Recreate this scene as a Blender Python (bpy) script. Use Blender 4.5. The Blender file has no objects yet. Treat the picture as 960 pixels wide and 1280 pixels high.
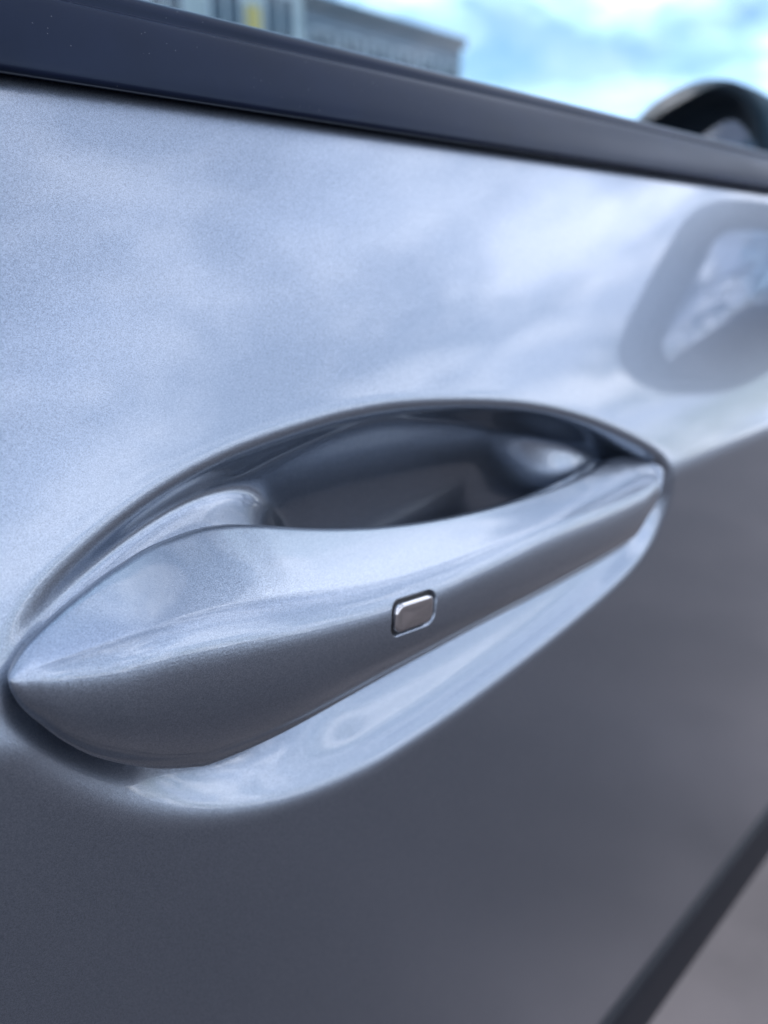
import bpy, bmesh, math, random
import numpy as np
from mathutils import Vector, Matrix, Euler

random.seed(4)
R = math.radians
sc = bpy.context.scene
COL = sc.collection

# ------------------------------------------------------------------ camera
CZ = 0.90                                   # camera height above the road
CAM_Y = -0.13                               # 13 cm off the door skin (skin at the crease is y = 0)
cd = bpy.data.cameras.new("camera")
cam = bpy.data.objects.new("camera", cd)
COL.objects.link(cam)
cam.location = (0.0, CAM_Y, CZ)
cam.rotation_euler = Euler((R(90 - 18.42), 0, R(-45)), 'XYZ')
cd.sensor_fit = 'VERTICAL'
cd.sensor_height = 36.0
cd.lens = 36.0 * 961 / 1280
cd.clip_start = 0.005
cd.clip_end = 2000
cd.dof.use_dof = True
cd.dof.focus_distance = 0.158
cd.dof.aperture_fstop = 9.0
sc.camera = cam

# ------------------------------------------------------------------ world: sky with broken cloud
SUN_EL, SUN_ROT = R(52), R(15)             # sun azimuth measured from +Y towards +X
w = bpy.data.worlds.new("World")
sc.world = w
w.use_nodes = True
nt = w.node_tree
nt.nodes.clear()


def N(tree, typ, **kw):
    n = tree.nodes.new(typ)
    for k, v in kw.items():
        if k.startswith('i_'):
            n.inputs[k[2:].replace('_', ' ')].default_value = v
        else:
            setattr(n, k, v)
    return n


sky = N(nt, 'ShaderNodeTexSky', sky_type='NISHITA', sun_disc=False, sun_elevation=SUN_EL,
        sun_rotation=SUN_ROT, air_density=1.0, dust_density=0.6, ozone_density=1.1)
tc = N(nt, 'ShaderNodeTexCoord')
sep = N(nt, 'ShaderNodeSeparateXYZ')
nt.links.new(tc.outputs['Generated'], sep.inputs[0])
zc = N(nt, 'ShaderNodeMath', operation='MAXIMUM')
zc.inputs[1].default_value = 0.0
nt.links.new(sep.outputs['Z'], zc.inputs[0])
za = N(nt, 'ShaderNodeMath', operation='ADD')
za.inputs[1].default_value = 0.22
nt.links.new(zc.outputs[0], za.inputs[0])
dv = N(nt, 'ShaderNodeVectorMath', operation='DIVIDE')
cz3 = N(nt, 'ShaderNodeCombineXYZ')
for k in range(3):
    nt.links.new(za.outputs[0], cz3.inputs[k])
nt.links.new(tc.outputs['Generated'], dv.inputs[0])
nt.links.new(cz3.outputs[0], dv.inputs[1])
ofs = N(nt, 'ShaderNodeVectorMath', operation='ADD')
ofs.inputs[1].default_value = (0.347, 6.266, 1.295)
nt.links.new(dv.outputs[0], ofs.inputs[0])
n1 = N(nt, 'ShaderNodeTexNoise', i_Scale=1.7, i_Detail=9.0, i_Roughness=0.58, i_Distortion=0.35)
nt.links.new(ofs.outputs[0], n1.inputs['Vector'])
rp = N(nt, 'ShaderNodeValToRGB')
rp.color_ramp.elements[0].position = 0.40
rp.color_ramp.elements[0].color = (0.03, 0.03, 0.03, 1)
rp.color_ramp.elements[1].position = 0.545
nt.links.new(n1.outputs['Fac'], rp.inputs[0])
n2 = N(nt, 'ShaderNodeTexNoise', i_Scale=2.1, i_Detail=5.0, i_Roughness=0.55)
nt.links.new(ofs.outputs[0], n2.inputs['Vector'])
rp2 = N(nt, 'ShaderNodeValToRGB')
e = rp2.color_ramp.elements
e[0].position = 0.40
e[0].color = (0.44, 0.50, 0.61, 1)
e[1].position = 0.58
e[1].color = (1.0, 1.0, 1.0, 1)
nt.links.new(n2.outputs['Fac'], rp2.inputs[0])
cl = N(nt, 'ShaderNodeMix', data_type='RGBA', blend_type='MULTIPLY')
cl.inputs[0].default_value = 1.0
cl.inputs[6].default_value = (18.5, 19.3, 21.5, 1)
nt.links.new(rp2.outputs[0], cl.inputs[7])
mx = N(nt, 'ShaderNodeMix', data_type='RGBA')
nt.links.new(rp.outputs[0], mx.inputs[0])
nt.links.new(sky.outputs[0], mx.inputs[6])
nt.links.new(cl.outputs[2], mx.inputs[7])
bg = N(nt, 'ShaderNodeBackground')
bg.inputs['Strength'].default_value = 0.15
out = N(nt, 'ShaderNodeOutputWorld')
nt.links.new(mx.outputs[2], bg.inputs[0])
nt.links.new(bg.outputs[0], out.inputs[0])

# ------------------------------------------------------------------ sun (soft, through thin cloud)
ld = bpy.data.lights.new("sun", 'SUN')
ld.energy = 0.9
ld.angle = R(25)
ld.color = (1.0, 0.95, 0.88)
sun = bpy.data.objects.new("sun", ld)
COL.objects.link(sun)
sd = Vector((math.sin(SUN_ROT) * math.cos(SUN_EL), math.cos(SUN_ROT) * math.cos(SUN_EL), math.sin(SUN_EL)))
sun.rotation_euler = sd.to_track_quat('Z', 'Y').to_euler()
sun.location = sd * 20

sc.view_settings.view_transform = 'Standard'
sc.view_settings.look = 'None'
sc.view_settings.exposure = 0.38
sc.view_settings.gamma = 1.0
sc.view_settings.use_curve_mapping = False
sc.cycles.max_bounces = 8
sc.cycles.use_denoising = True
sc.cycles.denoiser = 'OPENIMAGEDENOISE'
sc.cycles.denoising_input_passes = 'RGB_ALBEDO_NORMAL'


# ------------------------------------------------------------------ helpers
def mat(name):
    m = bpy.data.materials.new(name)
    m.use_nodes = True
    t = m.node_tree
    return m, t, t.nodes['Principled BSDF']


def simple(name, col, rough=0.5, metal=0.0, coat=0.0, var=0.0, scale=40, bump=0.0, bscale=300, ior=1.5):
    m, t, p = mat(name)
    p.inputs['Base Color'].default_value = (*col, 1)
    p.inputs['Roughness'].default_value = rough
    p.inputs['Metallic'].default_value = metal
    p.inputs['IOR'].default_value = ior
    if coat:
        p.inputs['Coat Weight'].default_value = coat
        p.inputs['Coat Roughness'].default_value = 0.03
    co = N(t, 'ShaderNodeTexCoord')
    if var:
        n = N(t, 'ShaderNodeTexNoise', i_Scale=scale, i_Detail=6.0, i_Roughness=0.6)
        t.links.new(co.outputs['Object'], n.inputs['Vector'])
        r = N(t, 'ShaderNodeValToRGB')
        r.color_ramp.elements[0].position = 0.3
        r.color_ramp.elements[1].position = 0.7
        r.color_ramp.elements[0].color = (*[c * (1 - var) for c in col], 1)
        r.color_ramp.elements[1].color = (*[min(1, c * (1 + var)) for c in col], 1)
        t.links.new(n.outputs['Fac'], r.inputs[0])
        t.links.new(r.outputs[0], p.inputs['Base Color'])
    if bump:
        n = N(t, 'ShaderNodeTexNoise', i_Scale=bscale, i_Detail=4.0)
        t.links.new(co.outputs['Object'], n.inputs['Vector'])
        b = N(t, 'ShaderNodeBump', i_Strength=bump, i_Distance=0.001)
        t.links.new(n.outputs['Fac'], b.inputs['Height'])
        t.links.new(b.outputs[0], p.inputs['Normal'])
    return m


def link(name, me, m, parent=None, smooth=True):
    o = bpy.data.objects.new(name, me)
    if m is not None and not me.materials:
        me.materials.append(m)
    if smooth:
        me.polygons.foreach_set('use_smooth', [True] * len(me.polygons))
    COL.objects.link(o)
    if parent is not None:
        o.parent = parent
        o.location = -parent.matrix_basis.translation
    return o


def grid_mesh(name, V, close_u=False):
    """V: (n, m, 3) array -> quad grid (m wraps when close_u)."""
    n, m = V.shape[:2]
    me = bpy.data.meshes.new(name)
    i = np.arange(n - 1)[:, None]
    j = np.arange(m if close_u else m - 1)[None, :]
    jn = (j + 1) % m
    f = np.stack([i * m + j, i * m + jn, (i + 1) * m + jn, (i + 1) * m + j], -1).reshape(-1, 4)
    fill_mesh(me, V.reshape(-1, 3), f)
    return me


def fill_mesh(me, v, f):
    me.vertices.add(len(v))
    me.vertices.foreach_set('co', np.ascontiguousarray(v, dtype=np.float32).ravel())
    me.loops.add(f.size)
    me.loops.foreach_set('vertex_index', np.ascontiguousarray(f, dtype=np.int32).ravel())
    me.polygons.add(len(f))
    me.polygons.foreach_set('loop_start', np.arange(len(f), dtype=np.int32) * f.shape[1])
    me.update(calc_edges=True)
    me.validate()


def box(bm, x0, x1, y0, y1, z0, z1):
    vs = [bm.verts.new((x, y, z)) for x in (x0, x1) for y in (y0, y1) for z in (z0, z1)]
    for q in ((0, 1, 3, 2), (4, 6, 7, 5), (0, 4, 5, 1), (2, 3, 7, 6), (0, 2, 6, 4), (1, 5, 7, 3)):
        bm.faces.new([vs[k] for k in q])


def bm_mesh(name, bm):
    bmesh.ops.recalc_face_normals(bm, faces=bm.faces)
    me = bpy.data.meshes.new(name)
    bm.to_mesh(me)
    bm.free()
    return me


def thing(name, label, cat, loc=(0, 0, 0), group=None):
    o = bpy.data.objects.new(name, None)
    o.empty_display_size = 0.1
    COL.objects.link(o)
    o.location = loc
    o['label'] = label
    o['category'] = cat
    if group:
        o['group'] = group
    return o


def smst(a, b, t):
    t = np.clip((t - a) / (b - a), 0, 1)
    return t * t * (3 - 2 * t)


def pchip(x, y, xn):
    x = np.asarray(x, float)
    y = np.asarray(y, float)
    h = np.diff(x)
    dl = np.diff(y) / h
    m = np.zeros_like(y)
    for i in range(1, len(x) - 1):
        if dl[i - 1] * dl[i] > 0:
            w1, w2 = 2 * h[i] + h[i - 1], h[i] + 2 * h[i - 1]
            m[i] = (w1 + w2) / (w1 / dl[i - 1] + w2 / dl[i])
    m[0], m[-1] = dl[0], dl[-1]
    k = np.clip(np.searchsorted(x, xn) - 1, 0, len(x) - 2)
    t = (xn - x[k]) / h[k]
    t = np.clip(t, 0, 1)
    return ((1 + 2 * t) * (1 - t) ** 2 * y[k] + t * (1 - t) ** 2 * h[k] * m[k]
            + t * t * (3 - 2 * t) * y[k + 1] + t * t * (t - 1) * h[k] * m[k + 1])


def gauss1(A, sig, step, axis):
    r = int(math.ceil(3 * sig / step))
    k = np.exp(-0.5 * (np.arange(-r, r + 1) * step / sig) ** 2)
    k /= k.sum()
    pad = [(0, 0), (0, 0)]
    pad[axis] = (r, r)
    B = np.pad(A, pad, mode='edge')
    o = np.zeros_like(A)
    L = A.shape[axis]
    for i, kk in enumerate(k):
        o += kk * (B[i:i + L, :] if axis == 0 else B[:, i:i + L])
    return o


def blur(A, sig, step):
    return gauss1(gauss1(A, sig, step, 0), sig, step, 1)


def chaikin(P, closed, it=2):
    P = np.asarray(P, float)
    for _ in range(it):
        Q = np.roll(P, -1, 0) if closed else P[1:]
        A = P if closed else P[:-1]
        n = np.empty((2 * len(A), P.shape[1]))
        n[0::2] = .75 * A + .25 * Q
        n[1::2] = .25 * A + .75 * Q
        if not closed:
            n = np.vstack([P[:1], n, P[-1:]])
        P = n
    return P


# ------------------------------------------------------------------ materials
def car_paint():
    m, t, p = mat("metallic_paint")
    co = N(t, 'ShaderNodeTexCoord')
    vo = N(t, 'ShaderNodeTexVoronoi', feature='F1')
    vo.inputs['Scale'].default_value = 8500.0
    t.links.new(co.outputs['Object'], vo.inputs['Vector'])
    # flake tilt: random vector per cell added to the normal of the base layer only
    sub = N(t, 'ShaderNodeVectorMath', operation='SUBTRACT')
    sub.inputs[1].default_value = (0.5, 0.5, 0.5)
    t.links.new(vo.outputs['Color'], sub.inputs[0])
    scl = N(t, 'ShaderNodeVectorMath', operation='SCALE')
    scl.inputs['Scale'].default_value = 0.14
    t.links.new(sub.outputs[0], scl.inputs[0])
    ge = N(t, 'ShaderNodeNewGeometry')
    add = N(t, 'ShaderNodeVectorMath', operation='ADD')
    t.links.new(ge.outputs['Normal'], add.inputs[0])
    t.links.new(scl.outputs[0], add.inputs[1])
    nrm = N(t, 'ShaderNodeVectorMath', operation='NORMALIZE')
    t.links.new(add.outputs[0], nrm.inputs[0])
    t.links.new(nrm.outputs[0], p.inputs['Normal'])
    sx = N(t, 'ShaderNodeSeparateXYZ')
    t.links.new(vo.outputs['Color'], sx.inputs[0])
    r = N(t, 'ShaderNodeValToRGB')
    r.color_ramp.elements[0].color = (0.166, 0.195, 0.240, 1)
    r.color_ramp.elements[1].color = (0.312, 0.358, 0.428, 1)
    t.links.new(sx.outputs[0], r.inputs[0])
    t.links.new(r.outputs[0], p.inputs['Base Color'])
    p.inputs['Metallic'].default_value = 1.0
    p.inputs['Roughness'].default_value = 0.33
    p.inputs['Coat Weight'].default_value = 1.0
    p.inputs['Coat Roughness'].default_value = 0.02
    p.inputs['Coat IOR'].default_value = 1.54
    return m


PAINT = car_paint()
TRIM = simple("satin_trim", (0.005, 0.008, 0.021), rough=0.32, ior=1.30, bump=0.015, bscale=2500, var=0.15, scale=60)
t_ = TRIM.node_tree
p_ = t_.nodes['Principled BSDF']
p_.inputs['Specular Tint'].default_value = (.62, .78, 1.0, 1)
co_ = N(t_, 'ShaderNodeTexCoord')
vo_ = N(t_, 'ShaderNodeTexVoronoi', feature='F1')
vo_.inputs['Scale'].default_value = 420.0
t_.links.new(co_.outputs['Object'], vo_.inputs['Vector'])
lt_ = N(t_, 'ShaderNodeMath', operation='LESS_THAN')
lt_.inputs[1].default_value = 0.05
t_.links.new(vo_.outputs['Distance'], lt_.inputs[0])
mg_ = N(t_, 'ShaderNodeMix', data_type='RGBA')
mg_.inputs[7].default_value = (.09, .095, .11, 1)
src_ = p_.inputs['Base Color'].links[0].from_socket
t_.links.new(lt_.outputs[0], mg_.inputs[0])
t_.links.new(src_, mg_.inputs[6])
t_.links.new(mg_.outputs[2], p_.inputs['Base Color'])
sc_ = N(t_, 'ShaderNodeTexNoise', i_Scale=30.0, i_Detail=5.0)
mp_ = N(t_, 'ShaderNodeMapping')
mp_.inputs['Scale'].default_value = (.35, 3, 3)
t_.links.new(co_.outputs['Object'], mp_.inputs[0])
t_.links.new(mp_.outputs[0], sc_.inputs['Vector'])
mr_ = N(t_, 'ShaderNodeMapRange')
mr_.inputs['To Min'].default_value = .24
mr_.inputs['To Max'].default_value = .44
t_.links.new(sc_.outputs['Fac'], mr_.inputs[0])
t_.links.new(mr_.outputs[0], p_.inputs['Roughness'])
RUBBER = simple("black_rubber", (0.006, 0.006, 0.008), rough=0.6)
PLASTIC = simple("dark_plastic", (0.007, 0.008, 0.012), rough=0.5, ior=1.36, bump=0.15, bscale=600)
CHROME = simple("chrome", (0.48, 0.46, 0.46), rough=0.06, metal=1.0)
MIRROR = simple("mirror_silver", (0.52, 0.56, 0.64), rough=0.01, metal=1.0)
ASPHALT = simple("asphalt", (0.094, 0.081, 0.079), rough=0.85, var=0.38, scale=2.2, bump=0.9, bscale=120)


def glass_mat(name, tint):
    m = bpy.data.materials.new(name)
    m.use_nodes = True
    t = m.node_tree
    t.nodes.clear()
    tr = N(t, 'ShaderNodeBsdfTransparent')
    tr.inputs[0].default_value = (*tint, 1)
    gl = N(t, 'ShaderNodeBsdfGlossy')
    gl.inputs['Roughness'].default_value = 0.0
    fr = N(t, 'ShaderNodeFresnel')
    fr.inputs[0].default_value = 1.52
    ms = N(t, 'ShaderNodeMixShader')
    o = N(t, 'ShaderNodeOutputMaterial')
    ge = N(t, 'ShaderNodeNewGeometry')
    fm = N(t, 'ShaderNodeMath', operation='SUBTRACT')
    fm.inputs[0].default_value = 1.0
    t.links.new(ge.outputs['Backfacing'], fm.inputs[1])
    fx_ = N(t, 'ShaderNodeMath', operation='MULTIPLY')
    t.links.new(fr.outputs[0], fx_.inputs[0])
    t.links.new(fm.outputs[0], fx_.inputs[1])
    t.links.new(fx_.outputs[0], ms.inputs[0])
    t.links.new(tr.outputs[0], ms.inputs[1])
    t.links.new(gl.outputs[0], ms.inputs[2])
    t.links.new(ms.outputs[0], o.inputs[0])
    return m


GLASS = glass_mat("tinted_glass", (0.68, 0.81, 0.87))

# ------------------------------------------------------------------ ground
g = np.zeros((2, 2, 3))
g[0, 0] = (-400, -400, 0)
g[0, 1] = (-400, 400, 0)
g[1, 0] = (400, -400, 0)
g[1, 1] = (400, 400, 0)
ground = link("ground", grid_mesh("ground", g[:, ::-1]), ASPHALT)
ground['kind'] = 'structure'

# ------------------------------------------------------------------ the car: one thing, its parts as children
car = thing("car", "blue-grey metallic car side with flush-mounted door handle in an oval recess", "car", (0.2, 0.9, 0.0))

# section of the body side: y (inwards) against q = height relative to the camera
QC = -0.085
QS = np.linspace(-0.62, 0.2, 1641)
TILT = np.radians(-3 + 21 * smst(QC - .004, QC + .007, QS) + 5 * smst(QC, .06, QS))
YS = np.concatenate([[0], np.cumsum(np.tan((TILT[1:] + TILT[:-1]) / 2) * np.diff(QS))])
YS -= np.interp(QC, QS, YS)


def skin(q):
    return np.interp(q, QS, YS)


Q_BELT, Q_SILL = 0.034, -0.437

# handle curves: top back edge, front ridge, bottom edge (x, y, q)
HT = np.array([(.0376, .0013, -.0709), (.0395, .0022, -.0687), (.0414, .0029, -.0671), (.0466, .0042, -.0643), (.0538, .0059, -.0614),
               (.0634, .0083, -.0586), (.0740, .0106, -.0569), (.0846, .0119, -.0567), (.0905, .0119, -.0573), (.0982, .0106, -.0589),
               (.1095, .0082, -.0619), (.1207, .0063, -.0645), (.1344, .0044, -.0670), (.1540, .0028, -.0695), (.1728, .0023, -.0712),
               (.1965, .0029, -.0728), (.2186, .0044, -.0739), (.2366, .0066, -.0743), (.2546, .0096, -.0740), (.2657, .0110, -.0738),
               (.2743, .0102, -.0746), (.2830, .0070, -.0768), (.2882, .0014, -.0802)])
HR = np.array([(.0375, .0010, -.0712), (.0396, -.0005, -.0703), (.0431, -.0025, -.0698), (.0481, -.0045, -.0694),
               (.0618, -.0085, -.0689), (.0784, -.0105, -.0704), (.0982, -.0120, -.0734), (.1175, -.0125, -.0763),
               (.1376, -.0120, -.0778), (.1567, -.0110, -.0785), (.1794, -.0095, -.0791), (.2061, -.0075, -.0803),
               (.2381, -.0050, -.0820), (.2692, -.0020, -.0826), (.2870, .0005, -.0809)])
HB = np.array([(.0375, .0012, -.0717), (.0381, .0010, -.0752), (.0413, .0005, -.0814), (.0448, .0000, -.0867),
               (.0503, .0000, -.0931), (.0563, -.0005, -.0978), (.0627, -.0010, -.1019), (.0697, -.0015, -.1050),
               (.0734, -.0020, -.1062), (.0811, -.0030, -.1064), (.0913, -.0045, -.1058), (.1027, -.0055, -.1048),
               (.1240, -.0060, -.1036), (.1453, -.0060, -.1032), (.1646, -.0060, -.1029), (.1883, -.0050, -.1039),
               (.2150, -.0040, -.1044), (.2477, -.0020, -.1053), (.2630, -.0010, -.1050), (.2711, -.0005, -.1009),
               (.2801, .0000, -.0955), (.2876, .0006, -.0823)])
# outline of the recess (x, q)
RIM_T = np.array([(.0362, -.0740), (.0373, -.0712), (.0414, -.0659), (.0467, -.0612), (.0556, -.0563), (.0651, -.0519), (.0752, -.0480),
                  (.0858, -.0450), (.0968, -.0428), (.1089, -.0409), (.1219, -.0396), (.1330, -.0389), (.1489, -.0390), (.1661, -.0408),
                  (.1850, -.0434), (.2065, -.0471), (.2298, -.0528), (.2556, -.0614), (.2840, -.0739), (.2942, -.0816), (.2966, -.0870)])
RIM_B = np.array([(.0362, -.0740), (.0367, -.0770), (.0405, -.0854), (.0470, -.0951), (.0545, -.1040), (.0630, -.1117), (.0726, -.1185),
                  (.0833, -.1244), (.0952, -.1292), (.1084, -.1328), (.1230, -.1352), (.1325, -.1361), (.1626, -.1354), (.1845, -.1335),
                  (.2091, -.1308), (.2364, -.1268), (.2674, -.1208), (.2860, -.1122), (.2948, -.0990), (.2966, -.0870)])


def spline(P, n):
    P = chaikin(P, False, 3)
    s = np.concatenate([[0], np.cumsum(np.linalg.norm(np.diff(P, axis=0), axis=1))])
    u = np.linspace(0, s[-1], n)
    return np.stack([np.interp(u, s, P[:, k]) for k in range(P.shape[1])], 1)


def dist_poly(X, Q, P):
    D = np.full(X.shape, 1e9)
    for (ax, aq), (bx, bq) in zip(P[:-1], P[1:]):
        dx, dq = bx - ax, bq - aq
        L = dx * dx + dq * dq + 1e-18
        t = np.clip(((X - ax) * dx + (Q - aq) * dq) / L, 0, 1)
        np.minimum(D, (X - ax - t * dx) ** 2 + (Q - aq - t * dq) ** 2, out=D)
    return np.sqrt(D)


def inside(X, Q, P):
    c = np.zeros(X.shape, bool)
    for (ax, aq), (bx, bq) in zip(P, np.roll(P, -1, 0)):
        if abs(aq - bq) < 1e-12:
            continue
        c ^= ((aq > Q) != (bq > Q)) & (X < (bx - ax) * (Q - aq) / (bq - aq) + ax)
    return c


def smin(a, b, k):
    h = np.clip(0.5 + 0.5 * (b - a) / k, 0, 1)
    return b * (1 - h) + a * h - k * h * (1 - h)


STEP = 0.0005
fx = np.arange(0.016, 0.3181, STEP)
fq = np.arange(-0.1540, -0.0179, STEP)
X, Q = np.meshgrid(fx, fq, indexing='ij')
rt, rb = spline(RIM_T, 110), spline(RIM_B, 110)
poly = np.vstack([rt, rb[::-1][1:-1]])
ins = inside(X, Q, poly)
du, dl = dist_poly(X, Q, rt), dist_poly(X, Q, rb)
endm = smst(.045, .115, X) * (1 - smst(.200, .254, X))
deep = np.maximum(.037 - .38 * (Q + .092) - skin(Q), .002) * endm + .017 * (1 - endm)
low_side = smst(0, .005, du - dl)
wall_u = du * np.where(ins, 1.0, low_side) * (1.45 + 1.2 * smst(.085, .15, X))
near_l = 1 - smst(.045, .125, X)
lp = np.maximum(np.where(ins, dl, -dl) + (.0012 + .0016 * (1 - smst(.06, .28, X))) * low_side, 0)
floor_l = .0016 * smst(-.001, .0072, lp) - .0016 * float(smst(-.001, .0072, np.float64(0))) + lp * (.52 + .02 * near_l)
floor_l += .0006 * near_l * (smst(-.0015, .0060, lp) - float(smst(-.0015, .0060, np.float64(0))))
floor_l += 1.5 * near_l * np.log1p(np.exp((lp - .0088) / .0010)) * .0010
floor_l += 1.7 * np.log1p(np.exp((lp - .0235) / .0020)) * .0020
floor_l = np.maximum(floor_l, 0)
bowl = smin(smin(wall_u, floor_l, .004), deep, .008)
bowl = np.maximum(bowl, 0)
# the two pads the handle stands on
PAD_L = np.array([(.0390, -.0716), (.0412, -.0690), (.0440, -.0672), (.0490, -.0650), (.0560, -.0626), (.0655, -.0603), (.0763, -.0590), (.0860, -.0588),
                  (.0920, -.0594), (.0985, -.0612), (.1020, -.0650), (.1030, -.0720), (.1010, -.0790), (.0930, -.0820),
                  (.0850, -.0830), (.0720, -.0830), (.0640, -.0825), (.0580, -.0815), (.0520, -.0800),
                  (.0460, -.0775), (.0420, -.0750)])


def pad(P, slope):
    P = chaikin(P, True, 2)
    d = dist_poly(X, Q, np.vstack([P, P[:1]]))
    d[inside(X, Q, P)] *= -1
    d0 = pchip([.02, .040, .050, .065, .078, .090, .105, .2, .4], [.0012, .0014, .0014, .0020, .0030, .0040, .0055, .0080, .0080], X.ravel()).reshape(X.shape)
    return d0 + np.maximum(d, -.003) * slope


bowl = smin(bowl, pad(PAD_L, 1.15), .005)
bowl[(~ins) & (low_side <= 0)] = 0
bowl = np.maximum(bowl, 0)
# wide soft lip at the near end and along the bottom, tighter at the far end
soft = np.clip(.55 * (1 - smst(.08, .20, X)) * (1 - low_side) + low_side * (1 - .75 * smst(.15, .29, X)), 0, 1)
soft = blur(soft, .003, STEP)
DEPTH = blur(bowl, .0019, STEP) * (1 - soft) + blur(bowl, .0023, STEP) * soft

gx = np.concatenate([np.linspace(-.45, .0, 24)[:-1], np.arange(0, .016, .002), fx, np.arange(.3205, .40, .004), np.linspace(.41, .86, 24)])
gq_lo = np.concatenate([np.linspace(Q_SILL, -.17, 60)[:-1], np.arange(-.17, -.1541, .0015)])
gq_hi = np.concatenate([np.arange(-.0175, Q_BELT - .003, .0012), [Q_BELT - .003, Q_BELT - .0015, Q_BELT]])
gq = np.concatenate([gq_lo, fq, gq_hi])
GX, GQ = np.meshgrid(gx, gq, indexing='ij')
GD = np.zeros_like(GX)
ix = int(np.searchsorted(gx, fx[0] - 1e-9))
iq = len(gq_lo)
GD[ix:ix + len(fx), iq:iq + len(fq)] = DEPTH
V = np.stack([GX, skin(GQ) + GD, GQ + CZ], -1)
# hem the top edge inwards under the belt moulding
top = V[:, -1:, :].copy()
h1 = top + np.array([0, .0012, .0008])
h2 = top + np.array([0, .010, .0010])
bot = V[:, :1, :].copy()
b1 = bot + np.array([0, .0015, -.001])
b2 = bot + np.array([0, .016, -.001])
V = np.concatenate([b2, b1, V, h1, h2], 1)
door = link("door_panel", grid_mesh("door_panel", V[:, ::-1]), PAINT, car)


def body_panel(name, x0, x1):
    xs = np.linspace(x0, x1, 30)
    qs_ = np.concatenate([np.linspace(Q_SILL, QC - .02, 40)[:-1], np.linspace(QC - .02, QC + .02, 30)[:-1], np.linspace(QC + .02, Q_BELT, 40)])
    A, B = np.meshgrid(xs, qs_, indexing='ij')
    P = np.stack([A, skin(B), B + CZ], -1)
    e0 = P[:1] + np.array([0, .015, 0])
    e1 = P[-1:] + np.array([0, .015, 0])
    P = np.concatenate([e0, P, e1], 0)
    o = link(name, grid_mesh(name, P[:, ::-1]), PAINT, car)
    md = o.modifiers.new("edge", 'EDGE_SPLIT')
    md.split_angle = R(50)
    return o


body_panel("rear_door_panel", -1.20, -.4545)
body_panel("front_wing", .8645, 1.45)

# dark inner door shell behind the skin, so that the recess and the shut lines have a back
bm = bmesh.new()
box(bm, -1.2, 1.45, .075, .14, CZ - .46, CZ + .036)
link("inner_door_shell", bm_mesh("inner_door_shell", bm), PLASTIC, car, smooth=False)

# ---- belt moulding: closed profile swept along the car (y rel. to skin, q)
yb = float(skin(Q_BELT))
prof = np.array([(-.0028, .0334), (-.0038, .0338), (-.0042, .0348), (-.0036, .0385), (-.0020, .0440), (-.0006, .0478), (.0000, .0488), (.0010, .0490),
                 (.0012, .0497), (.0012, .0512), (.0020, .0528), (.0040, .0537), (.0080, .0537), (.0098, .0530), (.0100, .0515), (.0100, .0360), (.0040, .0342), (.0010, .0338)])
prof = chaikin(prof, True, 2)
xs = np.linspace(-1.2, 1.45, 40)
V = np.zeros((len(xs), len(prof), 3))
V[:, :, 0] = xs[:, None]
V[:, :, 1] = yb + prof[None, :, 0]
V[:, :, 2] = CZ + prof[None, :, 1]
link("belt_moulding", grid_mesh("belt_moulding", V, True), TRIM, car)
# rubber wiper lip between moulding and glass, and the shadow seal under the moulding
bm = bmesh.new()
box(bm, -1.2, 1.45, yb + .0102, yb + .0128, CZ + .040, CZ + .0545)
link("window_seal", bm_mesh("window_seal", bm), RUBBER, car, smooth=False)

# ---- side glass
gt = R(0)
bm = bmesh.new()
y0 = yb + .0130
H = .42
vs = []
for x in (-1.2, 1.45):
    for (yy, zz) in ((y0, CZ + .02), (y0 + math.tan(gt) * H, CZ + .02 + H), (y0 + math.tan(gt) * H + .004, CZ + .02 + H), (y0 + .004, CZ + .02)):
        vs.append(bm.verts.new((x, yy, zz)))
for q in ((0, 1, 5, 4), (1, 2, 6, 5), (2, 3, 7, 6), (3, 0, 4, 7), (0, 3, 2, 1), (4, 5, 6, 7)):
    bm.faces.new([vs[k] for k in q])
link("side_window", bm_mesh("side_window", bm), GLASS, car, smooth=False)

# ---- sill trim under the door
prof = np.array([(.006, -.4385), (-.001, -.4400), (-.0035, -.4450), (-.0035, -.475), (-.0030, -.497), (.000, -.5020), (.05, -.506), (.06, -.4385)])
yl = float(skin(Q_SILL))
prof = chaikin(prof, True, 2)
V = np.zeros((len(xs), len(prof), 3))
V[:, :, 0] = xs[:, None]
V[:, :, 1] = yl + prof[None, :, 0]
V[:, :, 2] = CZ + prof[None, :, 1]
link("sill_trim", grid_mesh("sill_trim", V, True), PLASTIC, car)

# ------------------------------------------------------------------ door handle
hx0, hx1 = .03755, .2878


def warp(x):
    s = np.clip((np.asarray(x) - hx0) / (hx1 - hx0), 0, 1)
    return np.arccos(1 - 2 * s) / math.pi


def curve(Cv, xn):
    wv = warp(Cv[:, 0])
    keep = np.concatenate([[True], np.diff(wv) > 1e-6])
    wn = warp(xn)
    return np.stack([pchip(wv[keep], Cv[keep, k], wn) for k in (1, 2)], 1)


BX, BQ = .1276, -.0840                       # keyless button centre on the lower face
xs_h = np.concatenate([hx0 + (hx1 - hx0) * (1 - np.cos(np.linspace(0, math.pi, 150))) / 2,
                       np.arange(BX - .0095, BX + .0095, .00022), np.arange(.262, .286, .0004)])
xs_h = np.unique(np.round(np.clip(xs_h, hx0 + 1e-6, hx1 - 1e-6), 6))
T, Rg, B = curve(HT, xs_h), curve(HR, xs_h), curve(HB, xs_h)


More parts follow.
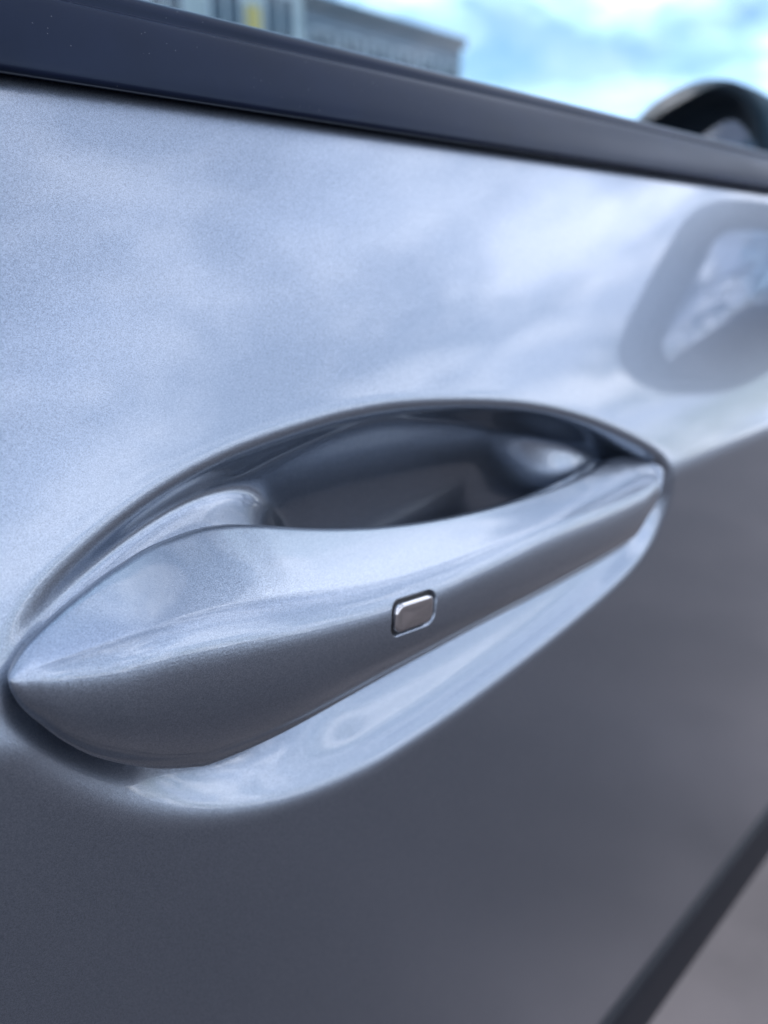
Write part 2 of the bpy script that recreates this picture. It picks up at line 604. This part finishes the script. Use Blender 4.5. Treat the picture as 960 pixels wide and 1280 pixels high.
def section(t, r, b):
    """closed profile of the grip at one station, softened at the ridge, tight at the lower edge"""
    t, r, b = map(np.asarray, (t, r, b))
    hgt = max(t[1] - b[1], 1e-5)
    back = min(.016, hgt * .5)
    k1 = np.array([t[0] + back * .55, t[1] - hgt * .10])
    k2 = np.array([t[0] + back * .65, (t[1] + b[1]) / 2 - hgt * .12])
    k3 = np.array([b[0] + back * .55, b[1] + hgt * .06])
    L = lambda a, c, f: a + (c - a) * f
    bow = np.array([-.0006, .0004]) * min(1, hgt / .03)
    low = np.array([-.0034, -.0008]) * min(1, hgt / .035)
    ctrl = [L(t, k1, .08), L(t, r, .04), L(t, r, .13) + bow * .15, L(t, r, .32) + bow * .35, L(t, r, .52) + bow * .5, L(t, r, .72) + bow * .45, L(r, t, .14) + bow * .2, L(r, b, .12) + low * .4, L(r, b, .30) + low * .9,
            L(r, b, .55) + low * 1.1, L(r, b, .80) + low * .7, L(r, b, .955), b, L(b, k3, .08), L(b, k3, .5), k3, k2, k1, L(t, k1, .5)]
    return np.array(ctrl)


secs = []
for t, r, b in zip(T, Rg, B):
    P = chaikin(section(t, r, b), True, 3)
    secs.append(P)
secs = np.array(secs)                        # (n, 19*8, 2)
npt = secs.shape[1]
# resample the ring: dense where the front faces are
dens = np.concatenate([np.linspace(0, .30, 60, endpoint=False), np.linspace(.30, .64, 210, endpoint=False), np.linspace(.64, 1, 40, endpoint=False)])
idx = dens * npt
i0 = np.floor(idx).astype(int) % npt
fr_ = (idx - np.floor(idx))[None, :, None]
secs = secs[:, i0] * (1 - fr_) + secs[:, (i0 + 1) % npt] * fr_
V = np.zeros((len(xs_h), len(dens), 3))
V[:, :, 0] = xs_h[:, None]
V[:, :, 1] = secs[:, :, 0]
V[:, :, 2] = secs[:, :, 1] + CZ


def normals(V):
    a = np.gradient(V, axis=0)
    b = np.roll(V, -1, 1) - np.roll(V, 1, 1)
    n = np.cross(a, b)
    n /= np.linalg.norm(n, axis=2, keepdims=True) + 1e-12
    return n


NV = normals(V)
# point, normal and frame at the button
front = V[:, :, 1] < .004
dd = (V[:, :, 0] - BX) ** 2 + (V[:, :, 2] - CZ - BQ) ** 2 + np.where(front, 0, 1)
bi = np.unravel_index(np.argmin(dd), dd.shape)
bp, bn = V[bi].copy(), NV[bi].copy()
if bn[1] > 0:
    bn = -bn
    NV = -NV
be1 = np.array([1, 0, -.10])
be1 -= bn * (be1 @ bn)
be1 /= np.linalg.norm(be1)
be2 = np.cross(bn, be1)
if be2[2] < 0:
    be2 = -be2
rel = V - bp
lu, lv, ln = rel @ be1, rel @ be2, rel @ bn
BW, BH, BR = .0082, .0046, .0029


def rrect(u, v, w, h, r):
    a, b = np.abs(u) - (w - r), np.abs(v) - (h - r)
    return np.hypot(np.maximum(a, 0), np.maximum(b, 0)) + np.minimum(np.maximum(a, b), 0) - r


sh = lu * .10 + lv * 0                       # slight lean of the opening
sd_ = rrect(lu - lv * .06, lv, BW, BH, BR)
pocket = np.where((np.abs(ln) < .006) & front, smst(.00015, -.00055, sd_), 0)
V -= NV * (pocket * .0016)[:, :, None]
# seam between grip and end cap
qv = V[:, :, 2] - CZ + .094
seam = V[:, :, 0] - (.2795 + np.where(qv > 0, .35, 1.5) * qv)
fr2 = V[:, :, 1] < .012
groove = np.exp(-(seam / .0007) ** 2) * fr2
V -= NV * (groove * .0026)[:, :, None]
cut = int(np.searchsorted(xs_h, .2735))
# close the two tips
tipL = np.repeat(V[:1].mean(1, keepdims=True), V.shape[1], 1)
tipR = np.repeat(V[-1:].mean(1, keepdims=True), V.shape[1], 1)
V = np.concatenate([tipL, V, tipR], 0)
handle = link("door_handle", grid_mesh("door_handle", V, True), PAINT, car)


def slab(name, w, h, r, z0, z1, ch, dome, m, parent, n=64):
    """rounded-rectangle button body in the frame at bp: chamfered rim, slightly domed face"""
    a = np.linspace(0, 2 * math.pi, n, endpoint=False)
    # superellipse-like rounded rectangle
    ring = []
    for q in a:
        c, s = math.cos(q), math.sin(q)
        k = 1 / max(abs(c) / w, abs(s) / h)
        lo, hi = 0, k * 1.0
        for _ in range(40):
            md = (lo + hi) / 2
            if rrect(np.float64(md * c), np.float64(md * s), w, h, r) < 0:
                lo = md
            else:
                hi = md
        ring.append((lo * c, lo * s))
    ring = np.array(ring)
    rows = [(0.0, z0), (0.0, z1 - ch), (ch * .3, z1 - ch * .3), (ch, z1)]
    Vv = []
    for ins_, z in rows:
        f = np.array([(w - ins_) / w, (h - ins_) / h])
        pr = ring * f
        Vv.append(np.column_stack([pr, np.full(n, z)]))
    for f in (.8, .55, .3, .0):
        pr = ring * np.array([(w - ch) / w, (h - ch) / h]) * f
        Vv.append(np.column_stack([pr, np.full(n, z1 + dome * (1 - f * f))]))
    Vv = np.array(Vv)
    u = Vv[:, :, 0] + Vv[:, :, 1] * .06
    P = bp + u[:, :, None] * be1 + Vv[:, :, 1][:, :, None] * be2 + Vv[:, :, 2][:, :, None] * bn
    return link(name, grid_mesh(name, P, True), m, parent)


button = slab("keyless_button", BW - .0012, BH - .0010, BR - .0008, -.0030, .0004, .0007, .00012, CHROME, handle)
seal = slab("button_seal", BW - .0003, BH - .0003, BR - .0003, -.0035, -.0012, .0002, .0, RUBBER, handle)
for o in (button, seal):
    o.location = (0, 0, 0)
# ------------------------------------------------------------------ side mirror ahead of the camera, outside the frame: seen in the paint
MO = np.array([(-.010, .092), (-.026, .114), (-.043, .131), (-.064, .132), (-.0838, .1245), (-.112, .113), (-.1384, .0995), (-.168, .083),
               (-.1895, .0660), (-.196, .047), (-.192, .029), (-.180, .009), (-.1594, -.0100), (-.127, -.0255), (-.100, -.026), (-.080, -.0215),
               (-.040, -.008), (-.015, .02), (-.006, .06)])
MO = chaikin(MO, True, 2)
ctr = MO.mean(0)
rows = [(.715, .875), (.686, .885), (.682, .91), (.680, .95), (.679, .975), (.682, 1.0), (.70, 1.03), (.74, 1.0), (.78, .86), (.81, .62), (.825, .3), (.828, 0)]
V = np.zeros((len(rows), len(MO), 3))
for k, (x, s) in enumerate(rows):
    p = ctr + (MO - ctr) * s
    V[k, :, 0] = x
    V[k, :, 1] = p[:, 0]
    V[k, :, 2] = p[:, 1] + CZ
mir = link("side_mirror", grid_mesh("side_mirror", V, True), PLASTIC, car)
V = np.zeros((3, len(MO), 3))
for k, (x, s) in enumerate([(.694, .875), (.6925, .865), (.6925, 0)]):
    p = ctr + (MO - ctr) * s
    V[k, :, 0] = x + (p[:, 1] - ctr[1]) * .10 - (p[:, 0] - ctr[0]) * .05
    V[k, :, 1] = p[:, 0]
    V[k, :, 2] = p[:, 1] + CZ
o = link("mirror_glass", grid_mesh("mirror_glass", V, True), MIRROR, mir)
o.location = (0, 0, 0)
bm = bmesh.new()
box(bm, .72, .79, -.04, .045, CZ - .005, CZ + .03)
bmesh.ops.bevel(bm, geom=bm.edges[:], offset=.008, segments=2, affect='EDGES')
o = link("mirror_foot", bm_mesh("mirror_foot", bm), PLASTIC, mir)
o.location = (0, 0, 0)

# ------------------------------------------------------------------ dark solid arch added behind the glass to deepen the mirror's reflection
arch = np.array([(.360, .040), (.350, .100), (.336, .138), (.318, .154), (.295, .164), (.270, .170), (.246, .169), (.225, .163), (.208, .148), (.197, .126),
                 (.190, .095), (.186, .040)])
arch = chaikin(arch, False, 2)
ca = np.array([.27, .08])
rows = [(.870, 0), (.868, .80), (.850, .86), (.846, .95), (.852, 1.0), (.90, 1.0), (1.05, .92)]
V = np.zeros((len(rows), len(arch), 3))
for k, (x, f) in enumerate(rows):
    P = ca + (arch - ca) * f
    V[k, :, 0] = x
    V[k, :, 1] = P[:, 0]
    V[k, :, 2] = P[:, 1] + CZ
link("reflection_backing", grid_mesh("reflection_backing", V), PLASTIC, car)

# ------------------------------------------------------------------ buildings across the way (seen through the glass)
WALL_L = simple("pale_render", (0.50, 0.50, 0.47), rough=0.9, var=0.06, scale=1.5)
WALL_D = simple("grey_cladding", (0.16, 0.18, 0.21), rough=0.7, var=0.08, scale=2.0)
PANE = simple("window_pane", (0.05, 0.07, 0.09), rough=0.08)
FRAME = simple("window_frame", (0.55, 0.55, 0.55), rough=0.5)
ROOF = simple("roof_edge", (0.09, 0.10, 0.11), rough=0.7)
SIGN = simple("sign_panel", (0.70, 0.48, 0.12), rough=0.5)


def building(name, label, x0, x1, y0, y1, h, wall, cols, rows_, ww, wh, z0, dz, roof_h=.35):
    t = thing(name, label, "building", ((x0 + x1) / 2, (y0 + y1) / 2, 0))
    bm = bmesh.new()
    box(bm, x0, x1, y0, y1, 0, h)
    link("wall", bm_mesh("wall", bm), wall, t, smooth=False)
    bm = bmesh.new()
    box(bm, x0 - .15, x1 + .15, y0 - .15, y1 + .15, h, h + roof_h)
    link("roof", bm_mesh("roof", bm), ROOF, t, smooth=False)
    bm = bmesh.new()
    for a in ((-ww / 2, -ww / 2 + .07, -wh / 2, wh / 2), (ww / 2 - .07, ww / 2, -wh / 2, wh / 2), (-ww / 2 + .07, ww / 2 - .07, -wh / 2, -wh / 2 + .07),
              (-ww / 2 + .07, ww / 2 - .07, wh / 2 - .07, wh / 2), (-.03, .03, -wh / 2 + .07, wh / 2 - .07)):
        box(bm, a[0], a[1], -.06, .02, a[2], a[3])
    fme = bm_mesh("window", bm)
    fme.materials.append(FRAME)
    bm = bmesh.new()
    box(bm, -ww / 2 + .07, ww / 2 - .07, -.02, .015, -wh / 2 + .07, wh / 2 - .07)
    pme = bm_mesh("pane", bm)
    pme.materials.append(PANE)
    for r in range(rows_):
        for cidx in range(cols):
            f = link("window", fme, None, None, smooth=False)
            f.parent = t
            f.location = (x0 - t.location.x + (cidx + .5) * (x1 - x0) / cols, y0 - t.location.y, z0 + r * dz)
            p = link("pane", pme, None, None, smooth=False)
            p.parent = f
    return t


building("office_building", "long grey flat-roofed building seen through the side window", 12.2, 26.9, 22.4, 34, 8.75, WALL_D, 11, 3, 1.05, 1.5, 2.0, 2.7)
apt = building("apartment_building", "pale rendered building nearest the left edge of the side window", 1.5, 12.6, 15.0, 21.5, 11.0, WALL_L, 8, 4, .85, 1.5, 2.9, 2.6)
bm = bmesh.new()
box(bm, 11.04, 11.36, 14.90, 14.99, 5.2, 5.85)
o = link("sign", bm_mesh("sign", bm), SIGN, apt, smooth=False)
